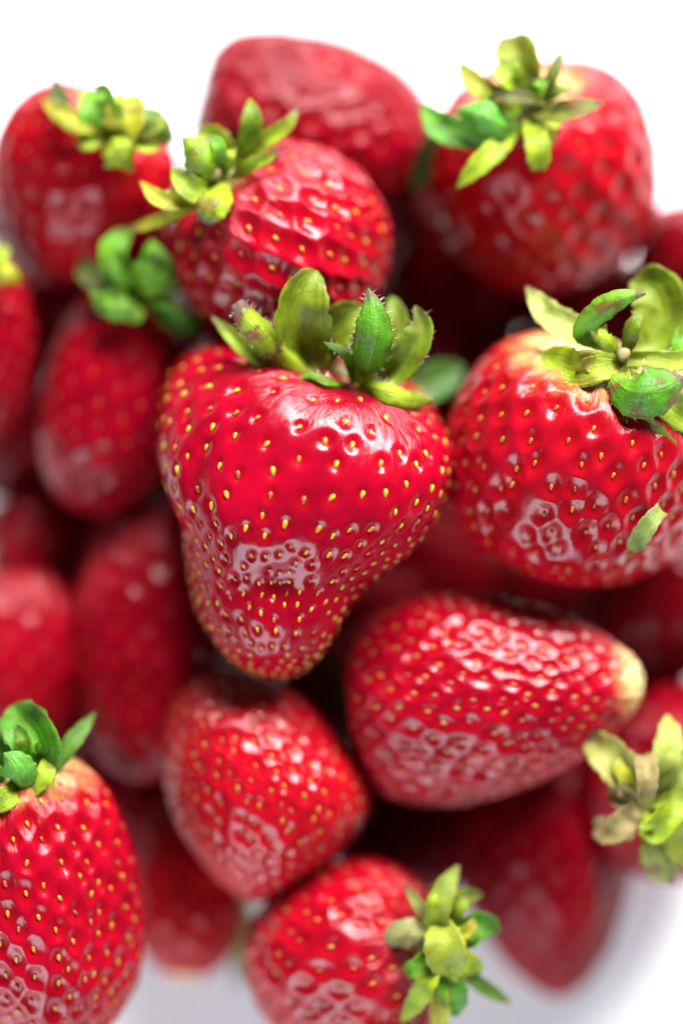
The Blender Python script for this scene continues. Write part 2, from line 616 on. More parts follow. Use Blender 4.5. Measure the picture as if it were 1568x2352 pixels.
def leaf(parent, pts, width, color, dry=0.3, twist=0.0, cup=0.25, shape='lance', wave=0.06, name='sepal', label=None, hair=0, fold=0.0):
    """pts: (px, py, depth) from stalk to tip; width in photo px; cup>0 lifts the margins to the viewer"""
    off = Vector(parent['_origin']) if parent else Vector(P(*pts[0]))
    p3 = [np.array(P(*q)) for q in pts]
    ns, nc = 30, 11
    if fold == 0.0:
        fold = math.copysign(0.22, cup)
    c = spline(p3, ns)
    tan = unit(np.gradient(c, axis=0))
    bk = np.array(BK)
    s = np.linspace(0, 1, ns)
    wpx = 1.18 * width * WID / 1568 * (DIST + pts[0][2] / 1000) / DIST / 2
    if shape == 'lance':
        wp = np.interp(s, [0, .1, .3, .5, .7, .85, .95, 1], [.42, .50, .84, 1, .90, .58, .25, .03])
    elif shape == 'oval':
        wp = np.interp(s, [0, .1, .3, .55, .75, .9, .97, 1], [.35, .45, .80, 1, .90, .58, .28, .04])
    elif shape == 'blunt':
        wp = np.interp(s, [0, .15, .4, .7, .9, 1], [.5, .6, .9, 1, .85, .40])
    else:   # strap
        wp = np.interp(s, [0, .2, .5, .8, 1], [.7, .8, 1, .9, .3])
    wp = np.convolve(np.pad(wp, 2, mode='edge'), np.ones(5) / 5, mode='valid')
    wp[-1] = 0.05 if shape != 'blunt' else wp[-1]
    sd = unit(np.cross(tan, bk))
    nr = unit(np.cross(sd, tan))          # towards the viewer
    tw = np.radians(np.interp(s, [0, 1], twist) if isinstance(twist, (list, tuple)) else np.full(ns, twist))[:, None]
    sd2 = sd * np.cos(tw) + nr * np.sin(tw)
    nr2 = -sd * np.sin(tw) + nr * np.cos(tw)
    v = np.linspace(-1, 1, nc)
    r2 = np.random.default_rng(int(abs(pts[0][0] * 7 + pts[-1][1] * 13 + width)) + 3)
    ph1, ph2 = r2.uniform(0, 6.28, 2)
    hw = (wp * wpx)[:, None]
    jag = 1 + 0.05 * np.sin(s * 37 + ph1)[:, None] * (np.abs(v) > 0.9)[None] + 0.03 * np.sin(s * 71 + ph2)[:, None] * (np.abs(v) > 0.9)[None]
    lift = cup * hw * (v ** 2)[None] + fold * hw * np.abs(v)[None] \
        + wave * wpx * (np.sin(s * 9 + ph1)[:, None] * v[None] + np.sin(s * 17 + ph2)[:, None] * (v ** 2)[None] * 0.6)
    bulge = 0.022 * wpx * np.sin(s * 23 + ph2)[:, None] * np.cos(v * 5 + ph1)[None]
    G = c[:, None] + (hw * v[None] * jag)[..., None] * sd2[:, None] + (lift + bulge)[..., None] * nr2[:, None]
    gn = unit(np.cross(np.gradient(G, axis=1), np.gradient(G, axis=0)))
    if (gn[ns // 2, nc // 2] @ nr2[ns // 2]) < 0:
        gn = -gn
    th = 0.00014
    top = (G + gn * th * np.interp(np.abs(v), [0, 1], [1, .25])[None, :, None]).reshape(-1, 3)
    bot = (G - gn * th * np.interp(np.abs(v), [0, 1], [1.6, .25])[None, :, None]).reshape(-1, 3)
    V = np.vstack([top, bot]) - np.array(off)
    K = ns * nc
    a = np.arange(ns - 1)[:, None] * nc + np.arange(nc - 1)[None]
    q1 = np.stack([a, a + 1, a + nc + 1, a + nc], axis=-1).reshape(-1, 4)
    q2 = q1[:, ::-1] + K
    e1 = np.arange(ns - 1) * nc
    e2 = e1 + nc - 1
    e3 = np.arange(nc - 1)
    e4 = e3 + (ns - 1) * nc
    rim = [np.stack([e1, e1 + nc, e1 + nc + K, e1 + K], axis=1), np.stack([e2 + nc, e2, e2 + K, e2 + nc + K], axis=1),
           np.stack([e3 + 1, e3, e3 + K, e3 + 1 + K], axis=1), np.stack([e4, e4 + 1, e4 + 1 + K, e4 + K], axis=1)]
    me = mesh_np(name, V, [np.vstack([q1, q2] + rim)])
    uu = np.repeat(s, nc)
    vv = np.tile((v + 1) / 2, ns)
    set_uv(me, np.tile(np.stack([uu, vv], axis=1), (2, 1)))
    o = link(name, me, None, M_LEAF)
    if parent:
        o.parent = parent
        o.matrix_parent_inverse = Matrix.Identity(4)
    else:
        o.location = off
    o.color = (*[q * 0.88 for q in color], dry)
    if label:
        o['label'] = label
    if hair:   # fine hairs standing off the margins
        vs, fs = [], []
        for _ in range(hair):
            k = int(r2.integers(2, ns - 1))
            j = int(r2.choice([0, nc - 1])) if r2.random() < 0.8 else int(r2.integers(0, nc))
            p = G[k, j] - np.array(off)
            d = unit(sd2[k] * (1 if j > nc / 2 else -1) * 1.0 + tan[k] * r2.uniform(-0.1, 0.9) + gn[k, j] * r2.uniform(-0.5, 0.9) + r2.normal(0, .2, 3))
            ln = r2.uniform(0.0005, 0.0012)
            x_ = unit(np.cross(d, bk)) * 0.000022
            y_ = unit(np.cross(d, x_)) * 0.000022
            i0 = len(vs)
            bend = unit(r2.normal(size=3)) * ln * 0.15
            vs += [p + x_, p - x_ * .5 + y_, p - x_ * .5 - y_, p + d * ln + bend]
            fs += [(i0, i0 + 1, i0 + 3), (i0 + 1, i0 + 2, i0 + 3), (i0 + 2, i0, i0 + 3)]
        h = link('leaf_hairs', mesh_np('leaf_hairs', np.array(vs), [np.array(fs)]), None, M_HAIR)
        h['kind'] = 'stuff'
        h.parent = parent
    return o


def calyx(root, at, radius=0.0022, stalk=None, color=None):
    """receptacle disc and short stalk under the sepals; the sepals are added as its children"""
    c = np.array(P(*at))
    d = unit(np.array(P(*stalk)) - c) if stalk is not None else np.array(BK)
    L = float(np.linalg.norm(np.array(P(*stalk)) - c)) if stalk is not None else 0.002
    ref = np.array(RT) if abs(d @ np.array(RT)) < 0.8 else np.array(UP)
    x = unit(np.cross(d, ref))
    y = np.cross(d, x)
    prof = [(radius * 1.25, -0.0012), (radius * 1.2, -0.0002), (radius * .8, 0.0005), (radius * .5, 0.001), (radius * .42, L * .6), (radius * .46, L), (radius * .3, L * 1.04)]
    seg = 16
    vs, q = [], []
    for i, (r, h) in enumerate(prof):
        for k in range(seg):
            f = 2 * math.pi * k / seg
            rr = r * (1 + 0.08 * math.sin(3 * f + i))
            vs.append(c + x * rr * math.cos(f) + y * rr * math.sin(f) + d * h)
    for i in range(len(prof) - 1):
        for k in range(seg):
            a, b_ = i * seg + k, i * seg + (k + 1) % seg
            q.append((a, b_, b_ + seg, a + seg))
    top = len(vs)
    vs.append(c + d * L * 1.05)
    tri = [(top, (len(prof) - 1) * seg + k, (len(prof) - 1) * seg + (k + 1) % seg) for k in range(seg)]
    off = np.array(root.location)
    me = mesh_np('calyx', np.array(vs) - off, [np.array(q), np.array(tri)])
    o = link('calyx', me, root, M_STALK)
    o['_origin'] = tuple(off)
    return o


def berry(label, base, tip, width, prof='cone', seeds=170, res=(110, 170), flat=0.92, lump=1.0, sid=0, **kw):
    G, p0, b, ax, w_ = grid_from_axis(base, tip, width, prof, res[0], res[1], flat, lump, sid)
    pole0 = G[0].mean(axis=0)
    pole1 = G[-1].mean(axis=0)
    return fruit(label, G, b, pole0, pole1, seeds, sid=sid, **kw)


def more_sepals(cx_, at, specs):
    """specs: (angle in the picture, length px, width px, colour, rise mm) - the shorter sepals of a calyx"""
    for k, (ang, ln, wd, colr, rise) in enumerate(specs):
        a = math.radians(ang)
        x0, y0, d0 = at
        ux, uy = math.cos(a), -math.sin(a)
        b_ = 0.18 * ln * (1 if k % 2 else -1)
        leaf(cx_, [(x0 + ux * 6, y0 + uy * 6, d0), (x0 + ux * ln * .4 - uy * b_ * .5, y0 + uy * ln * .4 + ux * b_ * .5, d0 - rise * .7),
                   (x0 + ux * ln * .75 - uy * b_, y0 + uy * ln * .75 + ux * b_, d0 - rise),
                   (x0 + ux * ln - uy * b_ * .4, y0 + uy * ln + ux * b_ * .4, d0 - rise * .5)], wd, colr, 0.4,
             cup=.25 if k % 2 else -.15, twist=(-18, 14, 26)[k % 3])

# ------------------------------------------------------------------ the table and the plate
def disc(name, prof, seg, z, mat, parent=None, cx=0, cy=0, loc=None):
    vs, q = [], []
    for r, h in prof:
        for k in range(seg):
            f = 2 * math.pi * k / seg
            vs.append((cx + r * math.cos(f), cy + r * math.sin(f), z + h))
    for i in range(len(prof) - 1):
        for k in range(seg):
            a, b_ = i * seg + k, i * seg + (k + 1) % seg
            q.append((a, b_, b_ + seg, a + seg))
    return link(name, mesh_np(name, np.array(vs), [np.array(q)]), parent, mat)


tb = mesh_np('table_top', np.array([(-1, -1, 0), (1, -1, 0), (1, 1, 0), (-1, 1, 0), (-1, -1, -.03), (1, -1, -.03), (1, 1, -.03), (-1, 1, -.03)], dtype=float),
             [np.array([(0, 1, 2, 3), (7, 6, 5, 4), (0, 4, 5, 1), (1, 5, 6, 2), (2, 6, 7, 3), (3, 7, 4, 0)])], smooth=False)
t_ = link('table_top', tb, None, M_TABLE)
t_.location = (0, 0, -0.006)
t_['kind'] = 'structure'

PR = 0.1205
pc = (0.0, 0.0)
plate = bpy.data.objects.new('plate', None)
col.objects.link(plate)
plate.location = (pc[0], pc[1], -0.005)
plate['label'] = 'round white plate with a thin pink rim line, under the whole heap of strawberries'
plate['category'] = 'plate'
disc('plate_dish', [(0.0001, 0.0045), (0.075, 0.0045), (0.088, 0.005), (0.105, 0.0075), (PR - 0.002, 0.0102), (PR, 0.0107), (PR + 0.0012, 0.0100),
                    (PR, 0.009), (0.09, 0.0022), (0.07, 0.0003), (0.0001, 0.0003)], 160, 0, M_PLATE, plate)
disc('rim_line', [(PR - 0.0022, 0.01035), (PR - 0.0006, 0.01100), (PR + 0.0008, 0.0109), (PR + 0.0020, 0.0098), (PR + 0.0006, 0.0090)], 160, 0, M_RIM, plate)

# ------------------------------------------------------------------ the strawberry in focus
ROWS = [
    ((798, 884), (802, 884), (800, 886, 9.0), 9.5),
    ((735, 852), (860, 884), (797, 900, 4.5), 17),
    ((600, 812), (930, 903), (785, 925, 0.8), 25),
    ((475, 815), (988, 932), (765, 975, -1.8), 32),
    ((388, 885), (1029, 985), (735, 1040, -3.4), 36),
    ((358, 1000), (1044, 1058), (718, 1110, -4.0), 37),
    ((378, 1100), (1028, 1135), (700, 1185, -3.6), 36),
    ((420, 1190), (985, 1212), (680, 1250, -2.2), 33),
    ((428, 1265), (915, 1285), (660, 1305, -0.3), 29),
    ((438, 1335), (846, 1342), (648, 1352, 1.1), 26),
    ((452, 1402), (800, 1404), (640, 1405, 1.8), 24),
    ((486, 1468), (766, 1468), (638, 1455, 2.9), 22),
    ((534, 1522), (724, 1524), (637, 1503, 4.9), 20),
    ((588, 1547), (682, 1547), (636, 1534, 8.0), 16),
    ((634, 1556), (640, 1556), (637, 1555, 10.5), 11),
]
G = grid_from_rows(ROWS, 260, 400)


def to_photo(G):
    v = G - np.array(AIM)
    s_ = WID / 1568
    return v @ np.array(RT) / s_ + 784, 1176 - v @ np.array(UP) / s_, v @ np.array(BK)


X_, Y_, Z_ = to_photo(G)
fr = (Z_ > -0.012)
dent = 0.0013 * np.exp(-(((X_ - 642) / 48) ** 2 + ((Y_ - 1340) / 42) ** 2)) \
    + 0.0018 * np.exp(-(((X_ - 455) / 30) ** 2 + ((Y_ - 1130) / 130) ** 2)) \
    + 0.0009 * np.exp(-(((X_ - 880) / 45) ** 2 + ((Y_ - 1290) / 60) ** 2)) \
    + 0.0006 * np.exp(-(((X_ - 700) / 34) ** 2 + ((Y_ - 925) / 50) ** 2)) \
    + 0.0006 * np.exp(-(((X_ - 935) / 34) ** 2 + ((Y_ - 980) / 70) ** 2))
G = G - (dent * fr)[..., None] * np.array(BK)


def main_spacing(G):
    d = np.array(AIM)
    v = G - d
    s = WID / 1568
    X = v @ np.array(RT) / s + 784
    Y = 1176 - v @ np.array(UP) / s
    sp = np.interp(Y, [850, 1000, 1150, 1230, 1290, 1350, 1550], [3.7, 3.5, 3.2, 2.5, 2.0, 1.8, 1.65]) / 1000
    left = np.clip((560 - X) / 200, 0, 1)
    sp *= 1 - 0.28 * left
    right = np.clip((X - 860) / 150, 0, 1)
    sp *= 1 - 0.25 * right
    hot = np.exp(-(((X - 640) / 42) ** 2 + ((Y - 1345) / 48) ** 2))
    sp *= 1 - 0.32 * hot
    return sp


main = fruit('large heart shaped strawberry in sharp focus at the middle, its tail narrow and rounded',
             G, np.array(P(800, 880, 12)), G[0].mean(axis=0), G[-1].mean(axis=0), 0, single=True, sid=1,
             seed_k=0.27, seed_cap=0.95, pit_depth=0.46, lumps=0.0009, spacing=main_spacing, seed_tint=(0.72, 0.62, 0.55), seed_scale=0.92)
cx = calyx(main, (790, 868, 13), 0.0026, (768, 842, 12))
leaf(cx, [(705, 858, 12), (640, 835, 9), (584, 812, 8), (485, 726, 9)], 38, LIME, 0.45, twist=15, cup=.3)
leaf(cx, [(718, 868, 9), (657, 812, 6), (606, 762, 3), (569, 725, 2), (545, 692, 2)], 58, LIME, 1.0, twist=-20, cup=-.45, shape='blunt', hair=70)
leaf(cx, [(700, 850, 12), (650, 792, 8), (635, 745, 6), (628, 715, 6)], 36, (0.45, 0.12, 0.03), 0.8, twist=30, cup=.2)
leaf(cx, [(742, 862, 12), (700, 800, 9), (690, 720, 5), (705, 660, 4), (728, 622, 5)], 112, OLIVE, 0.2, cup=.4, shape='oval', twist=-10)
leaf(cx, [(735, 862, 14), (745, 790, 11), (790, 735, 9), (835, 702, 9)], 82, OLIVE, 0.2, cup=.35, shape='oval')
leaf(cx, [(812, 884, 9), (812, 835, 5), (793, 803, 3), (742, 786, 3)], 30, GREEN, 0.3, twist=-35, cup=-.5, hair=25)
leaf(cx, [(828, 884, 8), (848, 830, 2), (862, 775, -1), (860, 715, -1.5), (845, 662, 0)], 80, GREEN, 0.4, twist=-12, cup=-.25, fold=-.35, hair=70)
leaf(cx, [(850, 878, 14), (895, 820, 12), (910, 740, 11), (898, 680, 12)], 52, OLIVE, 0.2, cup=.3, shape='oval')
leaf(cx, [(845, 880, 12), (915, 850, 8), (962, 785, 6), (970, 740, 6), (953, 702, 6)], 68, (0.26, 0.38, 0.02), 0.3, cup=.5, twist=15, hair=25)
leaf(cx, [(820, 882, 9), (870, 892, 4), (930, 910, 5), (994, 922, 9)], 48, LIME, 0.25, cup=-.3, twist=20, hair=50, wave=.15)
leaf(cx, [(800, 886, 7), (750, 884, 3), (712, 868, 4), (680, 878, 5)], 30, BRIGHT, 0.5, cup=-.7, twist=10, hair=60)
leaf(cx, [(880, 880, 22), (960, 890, 24), (1010, 870, 26), (1062, 840, 28)], 76, DEEP, 0.1, cup=.2, shape='oval')

# ------------------------------------------------------------------ the neighbours
NEAR = (200, 300)
MID = (130, 200)
bB = berry('glossy strawberry just above the sharp one, leaves spread to its left',
           (510, 415, 17), (800, 745, 28), 505, 'egg', 215, NEAR, sid=2, seed_scale=0.67, single=True, seed_tint=(0.68, 0.52, 0.5), seed_k=.46, seed_cap=1.9, pit_depth=.50)
cx = calyx(bB, (512, 412, 14), 0.0024, (490, 398, 8))
leaf(cx, [(520, 415, 12), (480, 380, 6), (450, 345, 5), (417, 315, 7)], 84, (.30, .52, .02), 0.35, cup=-.25, shape='lance')
leaf(cx, [(540, 390, 14), (510, 345, 13), (480, 318, 14), (448, 301, 15)], 62, LIME, 0.4, cup=.3, shape='lance')
leaf(cx, [(548, 385, 14), (570, 330, 12), (578, 275, 10), (574, 227, 11)], 46, (0.30, .48, .03), 0.1, cup=.2)
leaf(cx, [(545, 392, 14), (600, 330, 11), (660, 285, 10), (684, 243, 11)], 34, LIME, 0.5, cup=.4)
leaf(cx, [(530, 410, 12), (580, 373, 8), (615, 360, 7), (640, 334, 7)], 30, LIME, 1.0, cup=.3, twist=-15)
leaf(cx, [(505, 425, 12), (445, 452, 9), (372, 458, 8), (322, 416, 9)], 40, YELLOW, 0.25, cup=.3)
leaf(cx, [(500, 430, 13), (440, 470, 11), (375, 502, 12), (296, 528, 15)], 26, YELLOW, 0.4, shape='strap')
leaf(cx, [(510, 415, 10), (500, 450, 5), (482, 482, 4), (468, 512, 5)], 66, LIME, 0.6, cup=-.2, shape='blunt')
leaf(cx, [(505, 420, 11), (460, 440, 8), (425, 420, 7), (395, 385, 8)], 52, LIME, 0.2, cup=.2, shape='lance')
more_sepals(cx, (508, 412, 11), [(160, 100, 34, LIME, 4), (205, 120, 30, YELLOW, 3), (60, 80, 26, LIME, 4), (110, 105, 30, BRIGHT, 5), (250, 85, 30, LIME, 4)])

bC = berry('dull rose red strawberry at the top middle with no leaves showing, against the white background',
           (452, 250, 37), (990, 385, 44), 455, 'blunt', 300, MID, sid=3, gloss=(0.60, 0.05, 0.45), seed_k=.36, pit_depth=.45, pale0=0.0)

bD = berry('strawberry at the upper right with many thin leaves, against the white background',
           (1210, 205, 22), (1280, 625, 44), 510, 'blunt', 200, MID, sid=4, gloss=(1.1, 0.0, 0.8), warm=0.3, seed_k=.42, seed_cap=1.6, pit_depth=.42, pale0=.2, lumps=.0006)
cx = calyx(bD, (1212, 250, 19), 0.0026, (1216, 238, 14))
leaf(cx, [(1200, 240, 17), (1190, 190, 14), (1185, 130, 13), (1155, 84, 16)], 86, (.30, .36, .02), 0.5, cup=.4, shape='lance')
leaf(cx, [(1190, 200, 12), (1175, 180, 10), (1165, 165, 10), (1160, 150, 11)], 50, LIME, 0.1, cup=.3, shape='blunt')
leaf(cx, [(1190, 245, 17), (1130, 215, 14), (1085, 185, 14), (1052, 138, 16)], 44, YELLOW, 0.4, cup=.3)
leaf(cx, [(1195, 290, 15), (1150, 285, 10), (1100, 260, 9), (1045, 250, 12)], 70, TURQ, 0.2, cup=-.3, shape='lance')
leaf(cx, [(1160, 305, 16), (1085, 312, 14), (1010, 290, 15), (970, 235, 17)], 62, GREEN, 0.2, cup=.3)
leaf(cx, [(1000, 305, 22), (985, 345, 24), (968, 395, 26), (952, 445, 28)], 44, (.07, .2, .03), 0.0, shape='strap')
leaf(cx, [(1190, 285, 15), (1140, 340, 11), (1095, 382, 10), (1048, 432, 11)], 46, LIME, 0.2, cup=.2)
leaf(cx, [(1215, 275, 14), (1228, 310, 10), (1235, 345, 9), (1236, 390, 10)], 50, LIME, 0.15, cup=.2, shape='blunt')
leaf(cx, [(1220, 262, 14), (1290, 262, 9), (1330, 252, 8), (1388, 236, 9)], 50, (.22, .24, .04), 0.6, cup=.3, twist=25)
leaf(cx, [(1225, 240, 16), (1255, 200, 12), (1275, 155, 11), (1292, 112, 13)], 26, (.18, .22, .04), 0.4, cup=.3)
leaf(cx, [(1250, 235, 13), (1200, 222, 10), (1150, 222, 10), (1110, 232, 11)], 26, (.20, .22, .06), 0.6, cup=.3)
more_sepals(cx, (1212, 250, 16), [(150, 120, 34, LIME, 4), (75, 80, 30, BRIGHT, 5), (300, 100, 30, LIME, 4), (200, 110, 30, BRIGHT, 3), (20, 110, 28, OLIVE, 4), (340, 85, 26, LIME, 3)])

bE = berry('strawberry at the upper left corner with drooping leaves and a pale shoulder',
           (278, 262, 28), (45, 640, 42), 425, 'cone', 190, MID, sid=5, gloss=(1.0, 0.0, 0.6), warm=0.25, seed_k=.40, pale0=.2)
cx = calyx(bE, (262, 300, 20), 0.0024, (270, 285, 16))
leaf(cx, [(240, 310, 19), (170, 280, 17), (140, 235, 18), (124, 172, 22)], 38, (.06, .13, .03), 0.3, cup=.2)
leaf(cx, [(250, 320, 18), (225, 280, 14), (215, 240, 14), (212, 203, 16)], 66, BRIGHT, 0.3, cup=.3, shape='lance')
leaf(cx, [(262, 320, 17), (280, 290, 13), (295, 250, 13), (302, 218, 15)], 78, YELLOW, 0.4, cup=.35, shape='lance')
leaf(cx, [(265, 312, 17), (320, 280, 13), (360, 285, 14), (402, 322, 17)], 64, (.10, .26, .01), 0.3, cup=-.3, shape='lance')
leaf(cx, [(250, 300, 17), (265, 330, 12), (282, 360, 12), (302, 396, 15)], 62, LIME, 0.3, cup=-.2)
leaf(cx, [(255, 312, 18), (200, 300, 15), (150, 268, 15), (98, 226, 17)], 42, YELLOW, 0.3, cup=.2)
leaf(cx, [(262, 318, 17), (310, 318, 14), (350, 312, 15), (396, 330, 18)], 50, (.35, .34, .03), 0.5, cup=-.2)
more_sepals(cx, (262, 308, 16), [(150, 150, 34, YELLOW, 4), (115, 120, 36, BRIGHT, 5), (75, 100, 34, LIME, 5), (25, 120, 34, OLIVE, 4), (250, 80, 36, LIME, 3), (350, 110, 30, LIME, 3), (185, 90, 30, LIME, 2)])

bF = berry('dark red strawberry left of the one in focus, under bright green leaves, its tip down',
           (335, 645, 32), (190, 1180, 34), 355, 'egg', 190, MID, sid=6, gloss=(0.85, 0.05, 0.6), seed_k=.38)
cx = calyx(bF, (318, 668, 24), 0.0024, (325, 655, 20))
leaf(cx, [(305, 670, 23), (270, 625, 19), (262, 570, 18), (300, 524, 20)], 58, (.16, .46, .010), 0.1, cup=.3, shape='lance')
leaf(cx, [(340, 690, 20), (345, 640, 15), (350, 595, 15), (346, 552, 18)], 84, (.16, .46, .010), 0.15, cup=-.2, shape='lance')
leaf(cx, [(335, 680, 21), (300, 705, 17), (250, 700, 17), (205, 668, 19)], 54, (.17, .42, .012), 0.2, cup=-.2, shape='lance')
leaf(cx, [(340, 690, 22), (385, 728, 20), (430, 745, 20), (482, 728, 22)], 44, (.09, .34, .012), 0.2, cup=.2)
leaf(cx, [(300, 670, 23), (240, 650, 21), (205, 625, 22), (180, 600, 25)], 56, (.14, .16, .03), 0.3, cup=.2, shape='lance')
leaf(cx, [(350, 690, 22), (390, 660, 20), (400, 640, 21), (405, 615, 24)], 40, (.10, .2, .02), 0.2)
more_sepals(cx, (322, 676, 20), [(120, 110, 34, (.13, .42, .01), 4), (200, 110, 34, BRIGHT, 3), (330, 120, 30, (.13, .42, .01), 3), (65, 110, 30, (.13, .42, .01), 5), (245, 70, 34, BRIGHT, 3)])

bG = berry('strawberry cut by the left edge, a small yellow leaf on its top',
           (-30, 600, 26), (-20, 1010, 34), 235, 'egg', 120, MID, sid=7, gloss=(0.8, 0.05, 0.6), seed_k=.38)
cx = calyx(bG, (-30, 640, 22), 0.002, (-30, 628, 18))
leaf(cx, [(-30, 640, 20), (0, 625, 17), (25, 635, 17), (47, 652, 20)], 44, YELLOW, 0.2, cup=-.2)
leaf(cx, [(-30, 630, 20), (-15, 605, 18), (0, 585, 18), (12, 565, 21)], 36, LIME, 0.3)

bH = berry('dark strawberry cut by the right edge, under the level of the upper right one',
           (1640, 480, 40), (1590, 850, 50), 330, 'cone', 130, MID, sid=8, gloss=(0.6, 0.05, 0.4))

bI = berry('big round strawberry right of the sharp one, pale shoulder under wide lime leaves',
           (1395, 830, 13), (1265, 1310, 26), 625, 'blunt', 320, NEAR, sid=9, warm=0.15, seed_scale=0.67, single=True, seed_tint=(0.60, 0.28, 0.3), seed_k=.42, seed_cap=1.5, pit_depth=.50, pale0=.33)
cx = calyx(bI, (1426, 828, 6), 0.0022, (1432, 812, 2))
leaf(cx, [(1420, 800, 8), (1340, 765, 8), (1262, 725, 8), (1208, 658, 10)], 60, PALE, 0.3, cup=.25)
leaf(cx, [(1400, 800, 5), (1340, 765, 3), (1385, 708, 0), (1440, 680, -1), (1482, 674, 0)], 50, BRIGHT, 0.8, cup=-.3)
leaf(cx, [(1450, 810, 8), (1490, 790, 9), (1512, 725, 9), (1500, 670, 9), (1450, 645, 11)], 112, OLIVE, 0.2, cup=.35, shape='oval')
leaf(cx, [(1425, 835, 4), (1370, 842, 2), (1310, 846, 4), (1232, 810, 9)], 82, LIME, 0.5, cup=.15)
leaf(cx, [(1405, 862, 2), (1445, 895, -2.5), (1500, 895, -3.5), (1572, 868, -1)], 108, (.10, .37, .010), 0.75, cup=-.30, shape='oval', hair=20)
leaf(cx, [(1420, 865, 4), (1440, 950, 1), (1490, 1000, 2), (1564, 1052, 5)], 66, (.30, .46, .03), 0.8, cup=.2)
leaf(cx, [(1430, 825, 5), (1500, 825, 4), (1560, 828, 5), (1620, 800, 7)], 40, (.42, .55, .03), 0.1, shape='strap')
leaf(cx, [(1540, 850, 8), (1562, 810, 7), (1575, 770, 8), (1580, 730, 9)], 50, BRIGHT, 0.1)
leaf(cx, [(1440, 860, 4), (1510, 910, 3), (1580, 960, 5), (1640, 980, 8)], 70, LIME, 0.1)
more_sepals(cx, (1428, 828, 5), [(110, 90, 34, LIME, 4), (200, 110, 36, YELLOW, 3), (60, 120, 36, OLIVE, 3), (285, 90, 36, LIME, 3)])

bJ = berry('cone shaped strawberry lying on its side, its yellow unripe tip pointing right',
           (815, 1625, 25), (1480, 1560, 16), 485, 'cone', 460, NEAR, sid=10, seed_scale=0.67, single=True, seed_tint=(0.50, 0.22, 0.22), seed_k=.40, seed_cap=1.3, pit_depth=.42, pale1=.14, lump=.6)
cx = calyx(bJ, (830, 1630, 30), 0.002, (800, 1632, 30))
leaf(cx, [(815, 1630, 32), (790, 1590, 32), (770, 1550, 32), (740, 1505, 34)], 36, (.20, .22, .02), 0.2)
leaf(cx, [(812, 1650, 34), (790, 1640, 34), (772, 1620, 35), (762, 1590, 37)], 30, (.14, .16, .02), 0.2)
leaf(cx, [(835, 1680, 33), (820, 1692, 32), (800, 1685, 33), (782, 1662, 36)], 32, (.18, .18, .02), 0.2)

ROWS_K = [
    ((516, 1548), (522, 1548), (519, 1549, 22.0), 23),
    ((470, 1552), (572, 1551), (521, 1566, 17.0), 30),
    ((424, 1578), (650, 1582), (540, 1610, 13.0), 36),
    ((397, 1625), (722, 1632), (562, 1665, 10.0), 40),
    ((385, 1700), (792, 1700), (590, 1735, 8.3), 42),
    ((390, 1785), (842, 1775), (614, 1805, 7.6), 42),
    ((412, 1865), (850, 1850), (625, 1870, 7.8), 41),
    ((447, 1935), (812, 1915), (622, 1930, 9.0), 38),
    ((485, 1990), (742, 1985), (610, 1985, 11.2), 34),
    ((530, 2034), (672, 2034), (600, 2030, 14.0), 30),
    ((568, 2056), (626, 2057), (596, 2054, 17.5), 26),
    ((594, 2062), (598, 2062), (596, 2062, 21.0), 22),
]
WK = lambda x, y: (x * 1.05 - 36, y * 1.03 - 50)      # a touch fuller
ROWS_K = [(WK(*a), WK(*b), (*WK(f_[0], f_[1]), f_[2]), d_) for a, b, f_, d_ in ROWS_K]
GK = grid_from_rows(ROWS_K, 200, 300, 0.95)
bK = fruit('bright red wedge shaped strawberry without leaves, just below the tail of the sharp one',
           GK, np.array(P(519, 1549, 26)), GK[0].mean(axis=0), GK[-1].mean(axis=0), 400, single=True, sid=11,
           seed_k=.40, seed_cap=1.2, pit_depth=.42, gloss=(1.05, 0.0, 1.0), warm=0.2, seed_scale=0.67, seed_tint=(0.52, 0.22, 0.22))

bL = berry('long dark strawberry pointing down, between the left edge ones and the one in focus',
           (345, 1150, 42), (330, 1800, 30), 350, 'egg', 180, MID, sid=12, gloss=(1.0, 0.05, 0.6), seed_k=.38)

bM = berry('strawberry cut by the left edge, above the green leaf tuft at lower left',
           (10, 1310, 40), (60, 1770, 40), 360, 'egg', 160, MID, sid=13, gloss=(0.9, 0.05, 0.8))

bN = berry('glossy strawberry in the lower left corner under a tuft of bright green leaves',
           (30, 1760, 12), (150, 2415, 18), 470, 'egg', 340, NEAR, sid=14, seed_scale=0.67, single=True, seed_tint=(0.65, 0.38, 0.4), seed_k=.42, seed_cap=1.5, pit_depth=.52, pale0=.28)
cx = calyx(bN, (30, 1815, 8), 0.0028, (30, 1800, 4))
leaf(cx, [(75, 1800, 9), (90, 1750, 6), (80, 1695, 5), (25, 1622, 9)], 100, (.10, .37, .010), 0.1, cup=.4, shape='oval')
leaf(cx, [(85, 1805, 9), (125, 1760, 8), (165, 1705, 8), (218, 1638, 11)], 36, (.12, .3, .03), 0.2, cup=.3)
leaf(cx, [(50, 1820, 5), (45, 1790, 1), (30, 1755, 0), (10, 1730, 1)], 74, TURQ, 0.1, cup=-.35, shape='oval')
leaf(cx, [(20, 1845, 7), (70, 1810, 4), (105, 1775, 4), (118, 1725, 7)], 42, LIME, 0.4, cup=.2)
leaf(cx, [(60, 1800, 6), (20, 1830, 2), (-10, 1842, 2), (-50, 1850, 5)], 46, LIME, 0.2)
leaf(cx, [(40, 1790, 9), (0, 1730, 7), (-10, 1690, 8), (-15, 1650, 12)], 60, GREEN, 0.1)
more_sepals(cx, (40, 1815, 8), [(60, 130, 40, GREEN, 5), (95, 150, 40, BRIGHT, 5), (130, 110, 36, GREEN, 5), (25, 90, 34, LIME, 3), (200, 60, 30, LIME, 2)])

